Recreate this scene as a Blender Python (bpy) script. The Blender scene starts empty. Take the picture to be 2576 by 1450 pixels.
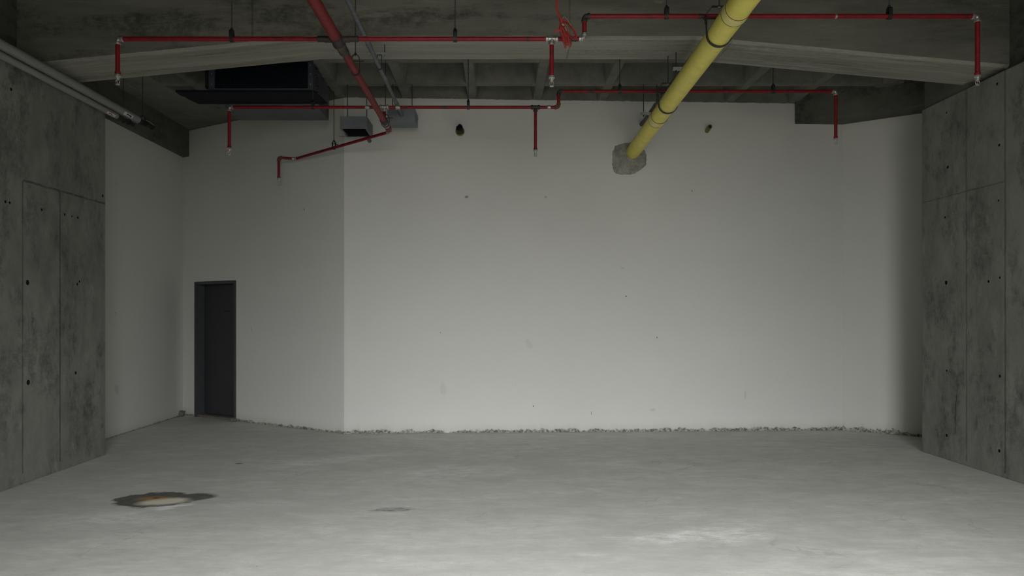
import bpy, bmesh, math, random
from mathutils import Vector, Matrix, noise as mnoise
random.seed(7)
S = bpy.context.scene
COL = S.collection
PI = math.pi
V = Vector

# ------------------------------------------------------------------ camera
cam_d = bpy.data.cameras.new('camera')
cam_d.sensor_width = 36.0
cam_d.lens = 36.0 * 1860.0 / 2576.0
cam_d.shift_x = 38.0 / 2576.0
cam_d.shift_y = 70.0 / 2576.0
cam_d.clip_start = 0.05
cam = bpy.data.objects.new('camera', cam_d)
cam.location = (0, 0, 1.6)
cam.rotation_euler = (PI / 2, 0, 0)
COL.objects.link(cam)
S.camera = cam

# ------------------------------------------------------------------ view, sky and daylight
S.view_settings.view_transform = 'Standard'
S.view_settings.look = 'None'
S.view_settings.gamma = 1.0
S.view_settings.use_curve_mapping = False
S.view_settings.exposure = 0.0
S.cycles.max_bounces = 6
S.cycles.diffuse_bounces = 4
S.cycles.glossy_bounces = 2
S.cycles.adaptive_threshold = 0.05
S.cycles.caustics_reflective = False
S.cycles.caustics_refractive = False

SKY = 50.0
W = bpy.data.worlds.new('overcast_sky')
S.world = W
W.use_nodes = True
bg = W.node_tree.nodes['Background']
bg.inputs['Color'].default_value = (0.96, 0.98, 0.965, 1)
# overcast sky: three times brighter overhead than at the horizon
_tc = W.node_tree.nodes.new('ShaderNodeTexCoord')
_sx = W.node_tree.nodes.new('ShaderNodeSeparateXYZ')
_mr = W.node_tree.nodes.new('ShaderNodeMapRange')
W.node_tree.links.new(_tc.outputs['Generated'], _sx.inputs[0])
W.node_tree.links.new(_sx.outputs['Z'], _mr.inputs['Value'])
_mr.inputs['From Min'].default_value = 0.0
_mr.inputs['From Max'].default_value = 1.0
_mr.inputs['To Min'].default_value = SKY * 0.2
_mr.inputs['To Max'].default_value = SKY
W.node_tree.links.new(_mr.outputs[0], bg.inputs['Strength'])

# daylight enters through the shopfront opening just behind the camera; the portal only guides sampling of the sky
OPEN_Y, OPEN_X0, OPEN_X1, OPEN_H = -0.45, -1.35, 3.3, 3.95
BLOCKER_X0, BLOCKER_X1, BLOCKER_L = -2.0, 4.0, 9.0
pl = bpy.data.lights.new('sky_portal', 'AREA')
pl.shape = 'RECTANGLE'
pl.size, pl.size_y = OPEN_X1 - OPEN_X0, OPEN_H
pl.cycles.is_portal = True
po = bpy.data.objects.new('sky_portal', pl)
po.location = ((OPEN_X0 + OPEN_X1) / 2, OPEN_Y - 0.01, OPEN_H / 2)
po.rotation_euler = (PI / 2, 0, 0)
COL.objects.link(po)

# ------------------------------------------------------------------ node helpers


class NT:
    def __init__(self, name, rough=0.85, spec=0.25, metal=0.0):
        self.m = bpy.data.materials.new(name)
        self.m.use_nodes = True
        self.t = self.m.node_tree
        self.b = self.t.nodes['Principled BSDF']
        self.b.inputs['Roughness'].default_value = rough
        self.b.inputs['Specular IOR Level'].default_value = spec
        self.b.inputs['Metallic'].default_value = metal
        tc = self.t.nodes.new('ShaderNodeTexCoord')
        self.obj = tc.outputs['Object']
        self.warps = {}

    def n(self, kind, **kw):
        nd = self.t.nodes.new(kind)
        for k, v in kw.items():
            setattr(nd, k, v)
        return nd

    def link(self, a, b):
        self.t.links.new(a, b)

    def put(self, sock, v):
        if isinstance(v, (int, float)):
            sock.default_value = v
        elif isinstance(v, (tuple, list)):
            if sock.type == 'RGBA':
                sock.default_value = tuple(v) + ((1,) if len(v) == 3 else ())
            else:
                sock.default_value = tuple(v)
        else:
            self.link(v, sock)

    def math(self, op, a, b=0.0, c=0.0, clamp=False):
        nd = self.n('ShaderNodeMath', operation=op)
        nd.use_clamp = clamp
        self.put(nd.inputs[0], a)
        self.put(nd.inputs[1], b)
        self.put(nd.inputs[2], c)
        return nd.outputs[0]

    def vmath(self, op, a, b=(0, 0, 0)):
        nd = self.n('ShaderNodeVectorMath', operation=op)
        self.put(nd.inputs[0], a)
        self.put(nd.inputs[1], b)
        return nd.outputs['Value'] if op in ('LENGTH', 'DOT_PRODUCT') else nd.outputs[0]

    def sep(self, v=None):
        nd = self.n('ShaderNodeSeparateXYZ')
        self.put(nd.inputs[0], v if v is not None else self.obj)
        return nd.outputs

    def mapping(self, loc=(0, 0, 0), rot=(0, 0, 0), scale=(1, 1, 1), vec=None):
        nd = self.n('ShaderNodeMapping')
        self.put(nd.inputs['Vector'], vec if vec is not None else self.obj)
        nd.inputs['Location'].default_value = loc
        nd.inputs['Rotation'].default_value = rot
        nd.inputs['Scale'].default_value = scale
        return nd.outputs[0]

    def noise(self, scale, detail=6, rough=0.6, vec=None, dist=0.0):
        nd = self.n('ShaderNodeTexNoise')
        self.put(nd.inputs['Vector'], vec if vec is not None else self.obj)
        nd.inputs['Scale'].default_value = scale
        nd.inputs['Detail'].default_value = detail
        nd.inputs['Roughness'].default_value = rough
        nd.inputs['Distortion'].default_value = dist
        return nd.outputs['Fac']

    def noise_col(self, scale, detail=4, vec=None):
        nd = self.n('ShaderNodeTexNoise')
        self.put(nd.inputs['Vector'], vec if vec is not None else self.obj)
        nd.inputs['Scale'].default_value = scale
        nd.inputs['Detail'].default_value = detail
        return nd.outputs['Color']

    def ramp(self, f, lo, hi, a=0.0, b=1.0):
        nd = self.n('ShaderNodeMapRange')
        nd.clamp = True
        self.put(nd.inputs['Value'], f)
        nd.inputs['From Min'].default_value = lo
        nd.inputs['From Max'].default_value = hi
        nd.inputs['To Min'].default_value = a
        nd.inputs['To Max'].default_value = b
        return nd.outputs[0]

    def mix(self, f, a, b, mode='MIX'):
        nd = self.n('ShaderNodeMix', data_type='RGBA', blend_type=mode)
        self.put(nd.inputs['Factor'], f)
        self.put(nd.inputs['A'], a)
        self.put(nd.inputs['B'], b)
        return nd.outputs['Result']

    def blob(self, c, rx, ry, rot=0.0, warp=0.0, wscale=3.0, axes='xy', lo=0.75, hi=1.0, seed=0.0):
        """1 inside an ellipse with a ragged edge, 0 outside"""
        x, y, z = self.sep()
        u, v = {'xy': (x, y), 'xz': (x, z), 'yz': (y, z)}[axes]
        u = self.math('SUBTRACT', u, c[0])
        v = self.math('SUBTRACT', v, c[1])
        cr, sr = math.cos(rot), math.sin(rot)
        uu = self.math('ADD', self.math('MULTIPLY', u, cr / rx), self.math('MULTIPLY', v, sr / rx))
        vv = self.math('ADD', self.math('MULTIPLY', u, -sr / ry), self.math('MULTIPLY', v, cr / ry))
        d = self.math('SQRT', self.math('ADD', self.math('MULTIPLY', uu, uu), self.math('MULTIPLY', vv, vv)))
        if warp:
            ws = 4.0 if wscale < 5 else 7.0 if wscale < 8.5 else 13.0
            if ws not in self.warps:
                self.warps[ws] = self.noise(ws, 5, 0.65, self.mapping(loc=(0.5, 0.85, 0.15)))
            nz = self.warps[ws]
            d = self.math('ADD', d, self.math('MULTIPLY', self.math('SUBTRACT', nz, 0.5), warp))
        return self.ramp(d, lo, hi, 1.0, 0.0)

    def bump(self, h, strength=0.3, dist=0.01):
        nd = self.n('ShaderNodeBump')
        nd.inputs['Strength'].default_value = strength
        nd.inputs['Distance'].default_value = dist
        self.put(nd.inputs['Height'], h)
        self.link(nd.outputs['Normal'], self.b.inputs['Normal'])

    def color(self, c):
        self.put(self.b.inputs['Base Color'], c)


def plain(name, col, rough=0.5, metal=0.0, spec=0.4, var=0.25, scale=30, dirt=None):
    N = NT(name, rough, spec, metal)
    f = N.ramp(N.noise(scale, 6, 0.65), 0.3, 0.7)
    c = N.mix(f, tuple(x * (1 - var) for x in col), tuple(min(1, x * (1 + var * 0.6)) for x in col))
    if dirt:
        g = N.ramp(N.noise(scale * 0.4, 8, 0.7, N.mapping(loc=(3, 8, 1))), 0.56, 0.7)
        c = N.mix(N.math('MULTIPLY', g, dirt[1]), c, dirt[0])
    N.color(c)
    N.bump(N.noise(scale * 4, 4, 0.6), 0.08, 0.004)
    return N.m


def concrete(name, dark, light, stretch=(1, 1, 1), scale=1.3, seams=(), pale=0.35, blotch=0.8, bscale=2.2, grain=1.0):
    """board-marked bare concrete; seams = (axis, value, half width, lo axis, lo, hi) form-panel joints"""
    N = NT(name, 0.9, 0.2)
    vec = N.mapping(scale=stretch)
    wide = N.ramp(N.noise(scale, 9, 0.62, vec), 0.34, 0.68)
    c = N.mix(wide, dark, light)
    # pitted darker blotches
    bl = N.ramp(N.noise(bscale, 10, 0.74, N.mapping(loc=(5, 2, 9), scale=stretch)), 0.495, 0.57)
    fine = N.ramp(N.noise(11, 8, 0.75), 0.36, 0.56)
    c = N.mix(N.math('MULTIPLY', N.math('MULTIPLY', bl, fine), blotch), c, tuple(x * 0.40 for x in dark))
    mid = N.ramp(N.noise(6.5, 9, 0.72, N.mapping(loc=(8, 3, 2), scale=stretch)), 0.34, 0.66)
    c = N.mix(N.math('MULTIPLY', mid, 0.35), c, tuple(min(1, x * 1.5) for x in light))
    # pale lime smears along the boards
    pl = N.ramp(N.noise(3.1, 10, 0.74, N.mapping(loc=(1, 7, 4), scale=tuple(s * 1.6 for s in stretch))), 0.58, 0.72)
    c = N.mix(N.math('MULTIPLY', pl, pale), c, tuple(min(1, x * 1.75) for x in light))
    g = N.noise(90, 3, 0.7)
    c = N.mix(N.ramp(g, 0.3, 0.7, 0.0, 0.30 * grain), c, tuple(x * 0.6 for x in dark))
    h = N.math('MULTIPLY', N.noise(24, 6, 0.72), 0.6)
    if seams:
        xyz = N.sep()
        wob = N.math('MULTIPLY', N.math('SUBTRACT', N.noise(6, 3, 0.7), 0.5), 0.02)
        wear = N.ramp(N.noise(9, 4, 0.7), 0.3, 0.55, 0.3, 1.0)
        for (ax, val, hw, lax, lo, hi, amt) in seams:
            co = N.math('ADD', xyz[ax], wob)
            d = N.math('ABSOLUTE', N.math('SUBTRACT', co, val))
            mk = N.ramp(d, hw * 0.5, hw, 1.0, 0.0)
            rng = N.math('MULTIPLY', N.math('GREATER_THAN', xyz[lax], lo), N.math('LESS_THAN', xyz[lax], hi))
            mk = N.math('MULTIPLY', mk, rng)
            h = N.math('SUBTRACT', h, N.math('MULTIPLY', mk, 0.7))
            mk = N.math('MULTIPLY', mk, wear)
            c = N.mix(N.math('MULTIPLY', mk, amt), c, tuple(x * 0.42 for x in dark))
    N.color(c)
    N.bump(h, 0.45, 0.012)
    return N.m


# ------------------------------------------------------------------ materials
M = {}
M['conc_left'] = concrete('concrete_left', (0.155, 0.154, 0.142), (0.285, 0.282, 0.262), (1, 1, 0.55), 1.1,
                          seams=((1, 7.02, 0.014, 2, 0.1, 2.88, 0.55), (1, 7.62, 0.016, 2, 0.1, 2.88, 0.75),
                                 (2, 2.89, 0.014, 1, 7.02, 8.6, 0.8)))
M['conc_right'] = concrete('concrete_right', (0.165, 0.164, 0.150), (0.285, 0.282, 0.262), (1, 1, 0.5), 1.1,
                           seams=((1, 7.88, 0.014, 2, 0.05, 4.2, 0.45), (1, 7.28, 0.018, 2, 0.05, 4.2, 0.5),
                                  (2, 2.93, 0.010, 1, 7.28, 8.8, 0.4)))
M['conc_beam'] = concrete('concrete_beam', (0.115, 0.113, 0.098), (0.235, 0.230, 0.202), (0.20, 1, 1), 1.6,
                          seams=((0, -2.45, 0.012, 2, 4.3, 5.2, 0.5), (0, 0.73, 0.010, 2, 4.3, 5.2, 0.4)), pale=0.75)
M['conc_soffit'] = concrete('board_marked_soffit', (0.20, 0.192, 0.165), (0.40, 0.386, 0.34), (0.10, 2.2, 1), 2.4,  # paler than the beam face: board finish plus floor-bounced light in the colour
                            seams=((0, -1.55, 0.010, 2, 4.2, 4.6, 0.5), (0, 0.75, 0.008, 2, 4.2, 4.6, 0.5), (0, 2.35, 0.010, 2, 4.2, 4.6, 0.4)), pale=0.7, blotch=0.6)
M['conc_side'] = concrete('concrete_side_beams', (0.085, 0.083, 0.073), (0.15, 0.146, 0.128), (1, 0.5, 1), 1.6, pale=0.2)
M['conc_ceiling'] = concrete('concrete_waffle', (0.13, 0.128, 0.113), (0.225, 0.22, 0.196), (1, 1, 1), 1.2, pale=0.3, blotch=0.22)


def white_wall(name, base=(0.70, 0.695, 0.67), marks=(), dirt=0.07, top=4.56, axes='xz', joint=()):
    N = NT(name, 0.88, 0.2)
    x, y, z = N.sep()
    wide = N.ramp(N.noise(0.9, 6, 0.6), 0.3, 0.7)
    c = N.mix(wide, tuple(b * 0.955 for b in base), base)
    fine = N.ramp(N.noise(160, 3, 0.7), 0.3, 0.7)
    c = N.mix(N.math('MULTIPLY', fine, 0.16), c, tuple(b * 0.72 for b in base))
    # scattered pin holes
    pits = N.ramp(N.noise(38, 2, 0.5, N.mapping(loc=(2, 9, 4))), 0.795, 0.83)
    c = N.mix(N.math('MULTIPLY', pits, 0.6), c, (0.12, 0.115, 0.10))
    # soft scuffs
    sc = N.ramp(N.noise(2.6, 9, 0.75, N.mapping(loc=(4, 1, 8), scale=(1, 1, 0.6))), 0.66, 0.80)
    low = N.ramp(z, 0.2, 2.2, 1.0, 0.0)
    c = N.mix(N.math('MULTIPLY', N.math('MULTIPLY', sc, low), 0.22), c, (0.36, 0.35, 0.32))
    h = N.math('MULTIPLY', N.noise(60, 4, 0.7), 0.6)
    for (cx, cz, rx, rz, rot, amt, col, wp) in marks:
        mk = N.blob((cx, cz), rx, rz, rot, wp, 14.0, axes, 0.6, 1.0, cx)
        c = N.mix(N.math('MULTIPLY', mk, amt), c, col)
    for (jx, amt) in joint:
        mk = N.ramp(N.math('ABSOLUTE', N.math('SUBTRACT', x, jx)), 0.0, 0.006, 1.0, 0.0)
        c = N.mix(N.math('MULTIPLY', mk, amt), c, (0.3, 0.29, 0.27))
    # bare, broken plaster and dirt along the foot of the wall
    nz = N.noise(5.5, 10, 0.72, N.mapping(scale=(1, 1, 0.8)))
    edge = N.math('SUBTRACT', z, N.math('MULTIPLY', N.math('SUBTRACT', nz, 0.32), dirt * 3.1))
    foot = N.ramp(edge, -0.004, 0.010, 1.0, 0.0)
    soft = N.ramp(edge, 0.0, 0.16, 1.0, 0.0)
    c = N.mix(N.math('MULTIPLY', N.math('MULTIPLY', soft, soft), 0.30), c, (0.33, 0.315, 0.27))
    rub = N.mix(N.ramp(N.noise(30, 8, 0.75), 0.42, 0.58), (0.055, 0.052, 0.044), (0.42, 0.405, 0.36))
    c = N.mix(N.math('MULTIPLY', foot, 0.9), c, rub)
    h = N.math('SUBTRACT', h, foot)
    # unpainted concrete above the ceiling line
    tz = N.math('ADD', z, N.math('MULTIPLY', N.math('SUBTRACT', N.noise(12, 8, 0.75), 0.5), 0.035))
    up = N.ramp(tz, top - 0.004, top + 0.004)
    cc = N.mix(N.ramp(N.noise(2.5, 8, 0.65), 0.35, 0.65), (0.15, 0.147, 0.130), (0.24, 0.235, 0.21))
    c = N.mix(up, c, cc)
    N.color(c)
    N.bump(h, 0.22, 0.006)
    return N.m


GREYM = (0.33, 0.325, 0.30)
DARKM = (0.07, 0.068, 0.06)
M['white_back'] = white_wall('white_paint_back', marks=(
    (-0.415, 3.225, 0.030, 0.022, 0.3, 0.75, (0.20, 0.195, 0.175), 0.7),
    (0.670, 3.230, 0.022, 0.020, 0.0, 0.55, GREYM, 0.8),
    (-0.73, 0.60, 0.05, 0.12, 0.15, 0.16, GREYM, 1.9),
    (0.44, 1.22, 0.04, 0.08, 0.5, 0.14, GREYM, 1.9),
    (2.70, 3.33, 0.006, 0.014, 0, 0.9, DARKM, 0.5), (1.78, 1.87, 0.010, 0.010, 0, 0.9, DARKM, 0.5),
    (2.21, 1.30, 0.008, 0.012, 0, 0.9, DARKM, 0.5), (0.50, 0.36, 0.008, 0.014, 0, 0.9, DARKM, 0.5),
    (1.30, 0.26, 0.006, 0.03, 0, 0.6, DARKM, 0.5), (-0.77, 1.37, 0.005, 0.011, 0, 0.9, DARKM, 0.5),
    (3.45, 0.5, 0.02, 0.08, 0, 0.2, GREYM, 0.9), (2.15, 0.30, 0.05, 0.02, 0, 0.3, GREYM, 1.1),
    (1.73, 2.26, 0.03, 0.006, -0.3, 0.4, DARKM, 0.7)), dirt=0.062)
M['white_door'] = white_wall('white_paint_door_wall', marks=(
    (-2.72, 3.10, 0.006, 0.03, 0, 0.8, DARKM, 0.5),
    (-3.66, 1.40, 0.015, 0.06, 0.2, 0.35, GREYM, 0.9)), dirt=0.045)
M['white_left'] = white_wall('white_paint_left', marks=(
    (9.82, 0.62, 0.06, 0.09, 0.4, 0.28, GREYM, 1.0),
    (9.8, 3.35, 0.005, 0.03, 0, 0.7, DARKM, 0.4), (9.8, 1.64, 0.01, 0.012, 0, 0.8, DARKM, 0.4),
    (10.0, 2.8, 0.006, 0.02, 0, 0.5, DARKM, 0.5)), dirt=0.02, axes='yz')
M['white_right'] = white_wall('white_paint_right', dirt=0.085, base=(0.68, 0.675, 0.65))


def floor_mat():
    N = NT('concrete_floor', 0.72, 0.3)
    base = (0.74, 0.736, 0.698)
    wide = N.ramp(N.noise(0.55, 8, 0.6, N.mapping(scale=(1, 1.3, 1))), 0.3, 0.72)
    c = N.mix(wide, tuple(b * 0.80 for b in base), tuple(b * 1.08 for b in base))
    # trowel sweeps
    tr = N.ramp(N.noise(2.4, 10, 0.7, N.mapping(rot=(0, 0, 0.25), scale=(0.55, 1.5, 1)), 0.6), 0.36, 0.66)
    c = N.mix(N.math('MULTIPLY', tr, 0.42), c, tuple(b * 0.60 for b in base))
    st2 = N.ramp(N.noise(9, 9, 0.78, N.mapping(loc=(2, 6, 0), rot=(0, 0, 0.1), scale=(0.45, 1.5, 1)), 0.5), 0.42, 0.66)
    c = N.mix(N.math('MULTIPLY', st2, 0.50), c, tuple(b * 0.62 for b in base))
    sw = N.ramp(N.noise(3.2, 11, 0.76, N.mapping(loc=(4, 2, 0), rot=(0, 0, -0.15), scale=(0.7, 1.8, 1)), 0.8), 0.58, 0.76)
    c = N.mix(N.math('MULTIPLY', sw, 0.6), c, (0.80, 0.795, 0.765))
    mo = N.ramp(N.noise(4.5, 10, 0.78, N.mapping(loc=(3, 9, 0), scale=(0.8, 1.2, 1)), 0.3), 0.40, 0.62)
    c = N.mix(N.math('MULTIPLY', mo, 0.45), c, tuple(b * 0.58 for b in base))
    fine = N.ramp(N.noise(60, 6, 0.75), 0.35, 0.7)
    c = N.mix(N.math('MULTIPLY', fine, 0.22), c, tuple(b * 0.55 for b in base))
    speck = N.ramp(N.noise(27, 3, 0.6, N.mapping(loc=(9, 3, 1))), 0.735, 0.765)
    c = N.mix(N.math('MULTIPLY', speck, 0.6), c, (0.10, 0.098, 0.085))
    wsp = N.ramp(N.noise(19, 4, 0.6, N.mapping(loc=(1, 13, 4), scale=(1, 1.4, 1))), 0.72, 0.76)
    c = N.mix(N.math('MULTIPLY', wsp, 0.5), c, (0.68, 0.67, 0.65))
    # hair cracks
    vo = N.n('ShaderNodeTexVoronoi', feature='DISTANCE_TO_EDGE')
    wv = N.vmath('ADD', N.obj, N.vmath('MULTIPLY', N.vmath('SUBTRACT', N.noise_col(1.4, 6), (0.5, 0.5, 0.5)), (1.3, 1.3, 0)))
    N.put(vo.inputs['Vector'], wv)
    vo.inputs['Scale'].default_value = 0.6
    cr = N.ramp(vo.outputs['Distance'], 0.0, 0.008, 1.0, 0.0)
    cr = N.math('MULTIPLY', cr, N.ramp(N.noise(1.3, 3, 0.5, N.mapping(loc=(7, 0, 0))), 0.52, 0.6))
    c = N.mix(N.math('MULTIPLY', cr, 0.22), c, (0.16, 0.155, 0.14))
    # white cement dust patches
    st = N.ramp(N.noise(6, 9, 0.8, N.mapping(loc=(1, 1, 0), rot=(0, 0, 0.2), scale=(0.8, 2.0, 1))), 0.40, 0.62)
    for (cx, cy, rx, ry, rot, amt, sd) in ((1.58, 5.40, 0.46, 0.24, 0.35, 1.0, 1.0), (1.12, 5.33, 0.36, 0.15, 0.1, 0.85, 2.0),
                                           (-3.0, 5.85, 0.55, 0.24, 0.0, 0.65, 3.0), (-1.75, 8.25, 0.75, 0.24, 0.5, 0.7, 4.0),
                                           (-0.5, 7.6, 0.8, 0.38, 0.2, 0.55, 5.0), (0.62, 4.95, 0.16, 0.06, 0, 0.6, 6.0),
                                           (-2.1, 6.25, 0.45, 0.14, 0.2, 0.35, 7.0), (-3.5, 7.4, 0.5, 0.2, 0.2, 0.25, 8.0),
                                           (0.2, 5.7, 0.9, 0.3, 0.1, 0.25, 9.0)):
        mk = N.blob((cx, cy), rx, ry, rot, 1.5, 4.0, 'xy', 0.35, 1.15, sd)
        c = N.mix(N.math('MULTIPLY', N.math('MULTIPLY', mk, st), amt), c, (0.88, 0.875, 0.855))
    # grey scuff
    mk = N.blob((-0.86, 6.10), 0.22, 0.085, 0.15, 1.3, 9.0, 'xy', 0.5, 1.0, 2.5)
    mk = N.math('MULTIPLY', mk, N.ramp(N.noise(20, 10, 0.8, N.mapping(scale=(0.6, 1.6, 1))), 0.40, 0.56))
    c = N.mix(N.math('MULTIPLY', mk, 0.8), c, (0.13, 0.13, 0.135))
    mk = N.blob((-2.79, 8.0), 0.05, 0.035, 0, 0.8, 14, 'xy', 0.5, 1.0, 3.5)
    c = N.mix(N.math('MULTIPLY', mk, 0.7), c, (0.075, 0.06, 0.045))
    # damp pit with a rust spot: dark ring, pale dried middle, chalk lip
    damp = N.math('MAXIMUM', N.blob((-2.98, 6.44), 0.365, 0.285, 0.05, 0.8, 6.5, 'xy', 0.86, 1.0, 0.5),
                  N.blob((-2.74, 6.50), 0.29, 0.17, 0.32, 0.6, 7.0, 'xy', 0.75, 1.0, 1.5))
    dcol = N.mix(N.ramp(N.noise(9, 9, 0.75), 0.35, 0.65), (0.062, 0.060, 0.052), (0.125, 0.121, 0.107))
    c = N.mix(N.math('MULTIPLY', damp, 0.95), c, dcol)
    pale = N.blob((-2.87, 6.37), 0.25, 0.15, 0.30, 0.55, 6.0, 'xy', 0.55, 1.0, 2.2)
    c = N.mix(N.math('MULTIPLY', pale, 0.9), c, (0.78, 0.74, 0.60))
    och = N.blob((-3.0, 6.47), 0.19, 0.10, 0.1, 0.5, 6.0, 'xy', 0.2, 1.0, 0.9)
    c = N.mix(N.math('MULTIPLY', och, 0.75), c, (0.50, 0.28, 0.085))
    rust = N.blob((-2.99, 6.49), 0.055, 0.045, 0, 0.5, 12.0, 'xy', 0.2, 1.0, 0.4)
    c = N.mix(N.math('MULTIPLY', rust, 0.9), c, (0.10, 0.028, 0.006))
    rust2 = N.blob((-2.835, 6.66), 0.03, 0.03, 0, 0.5, 12.0, 'xy', 0.3, 1.0, 0.7)
    c = N.mix(N.math('MULTIPLY', rust2, 0.8), c, (0.07, 0.03, 0.01))
    chalk = N.math('MAXIMUM', N.blob((-2.72, 6.21), 0.21, 0.045, 0.42, 0.7, 10.0, 'xy', 0.4, 1.0, 1.2),
                   N.blob((-2.76, 6.13), 0.09, 0.06, 0.3, 0.9, 12.0, 'xy', 0.4, 1.0, 2.8))
    c = N.mix(N.math('MULTIPLY', chalk, 0.9), c, (0.88, 0.875, 0.87))
    N.color(c)
    h = N.math('MULTIPLY', N.noise(48, 5, 0.75), 0.7)
    N.bump(h, 0.25, 0.008)
    r = N.ramp(wide, 0, 1, 0.62, 0.8)
    N.put(N.b.inputs['Roughness'], r)
    return N.m


M['floor'] = floor_mat()
M['red'] = plain('red_pipe_paint', (0.21, 0.008, 0.014), 0.5, spec=0.3, var=0.3, scale=18, dirt=((0.05, 0.012, 0.012), 0.7))
M['red_big'] = plain('red_main_paint', (0.20, 0.015, 0.019), 0.55, spec=0.3, var=0.25, scale=22, dirt=((0.18, 0.03, 0.02), 0.5))
M['galv'] = plain('galvanised_fitting', (0.42, 0.41, 0.39), 0.42, metal=0.75, var=0.4, scale=60, dirt=((0.06, 0.055, 0.05), 0.8))
M['bright'] = plain('bright_nickel', (0.75, 0.74, 0.72), 0.3, metal=0.8, var=0.3, scale=80)
M['sooty'] = plain('dark_fitting', (0.035, 0.026, 0.024), 0.55, var=0.5, scale=60, dirt=((0.16, 0.05, 0.025), 0.6))
M['rusty'] = plain('rusty_coupling', (0.15, 0.055, 0.03), 0.6, var=0.5, scale=50, dirt=((0.03, 0.02, 0.02), 0.7))
M['black'] = plain('black_steel', (0.014, 0.014, 0.014), 0.5, var=0.3, scale=40)
M['rod'] = plain('threaded_rod_steel', (0.06, 0.06, 0.06), 0.5, metal=0.3, var=0.3, scale=60)
M['yellow'] = plain('yellow_pipe_paint', (0.86, 0.76, 0.155), 0.5, spec=0.4, var=0.10, scale=9, dirt=((0.62, 0.52, 0.16), 0.45))
M['yellow_band'] = plain('yellow_coupling_paint', (0.88, 0.79, 0.29), 0.5, spec=0.4, var=0.10, scale=12, dirt=((0.6, 0.5, 0.16), 0.5))
M['seam'] = plain('dirty_seam', (0.22, 0.17, 0.05), 0.7, var=0.4, scale=20)
M['conduit'] = plain('grey_conduit', (0.15, 0.158, 0.175), 0.55, metal=0.1, var=0.35, scale=24, dirt=((0.24, 0.245, 0.25), 0.6))
M['conduit_dark'] = plain('dark_grey_conduit', (0.10, 0.105, 0.115), 0.55, metal=0.1, var=0.25, scale=24)
M['box'] = plain('grey_sheet_metal', (0.17, 0.182, 0.20), 0.55, metal=0.1, var=0.10, scale=6)
M['zinc'] = plain('zinc_strut', (0.42, 0.42, 0.42), 0.4, metal=0.6, var=0.25, scale=40)
M['coil'] = plain('blue_black_coil', (0.004, 0.010, 0.017), 0.6, spec=0.2, var=0.3, scale=20)
M['pan'] = plain('black_pan', (0.007, 0.009, 0.010), 0.75, spec=0.15, var=0.3, scale=10)
M['casing'] = plain('blue_grey_casing', (0.07, 0.085, 0.105), 0.5, metal=0.2, var=0.2, scale=10)
M['plenum'] = plain('grey_plenum', (0.095, 0.106, 0.118), 0.5, metal=0.2, var=0.12, scale=6)
M['foam'] = plain('grey_foam_sleeve', (0.27, 0.27, 0.268), 0.8, var=0.15, scale=60)
M['rubber'] = plain('black_rubber', (0.012, 0.012, 0.013), 0.7, var=0.3, scale=30)
M['sticker'] = plain('white_sticker', (0.62, 0.62, 0.60), 0.5, var=0.05, scale=20)
M['ink_red'] = plain('red_ink', (0.40, 0.03, 0.03), 0.5, var=0.05)
M['cord'] = plain('red_cord', (0.40, 0.04, 0.036), 0.5, var=0.25, scale=40)
M['tan'] = plain('tan_plug', (0.35, 0.29, 0.16), 0.6, var=0.3, scale=40)
M['door'] = plain('charcoal_door_paint', (0.042, 0.043, 0.045), 0.55, var=0.12, scale=5)
M['frame'] = plain('slate_frame_paint', (0.062, 0.068, 0.080), 0.5, var=0.15, scale=8)
M['gap'] = plain('dark_gap', (0.012, 0.012, 0.012), 0.8, var=0.2)
M['stub_yellow'] = plain('dull_yellow_stub', (0.20, 0.17, 0.055), 0.55, var=0.35, scale=30)
M['hole'] = plain('dark_interior', (0.006, 0.006, 0.006), 0.9, var=0.2)
M['rubble'] = plain('mortar_rubble', (0.16, 0.15, 0.13), 0.9, var=0.5, scale=40)


def mortar():
    N = NT('rough_mortar', 0.92, 0.15)
    c = N.mix(N.ramp(N.noise(14, 9, 0.7), 0.35, 0.65), (0.25, 0.245, 0.222), (0.44, 0.43, 0.40))
    c = N.mix(N.ramp(N.noise(40, 6, 0.75), 0.55, 0.68, 0, 0.6), c, (0.12, 0.115, 0.10))
    N.color(c)
    N.bump(N.noise(22, 9, 0.75), 0.7, 0.02)
    return N.m


M['mortar'] = mortar()

# ------------------------------------------------------------------ mesh helpers


def frame_of(d):
    d = d.normalized()
    a = V((0, 0, 1)) if abs(d.z) < 0.9 else V((1, 0, 0))
    u = d.cross(a).normalized()
    return u, d.cross(u).normalized()


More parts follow.
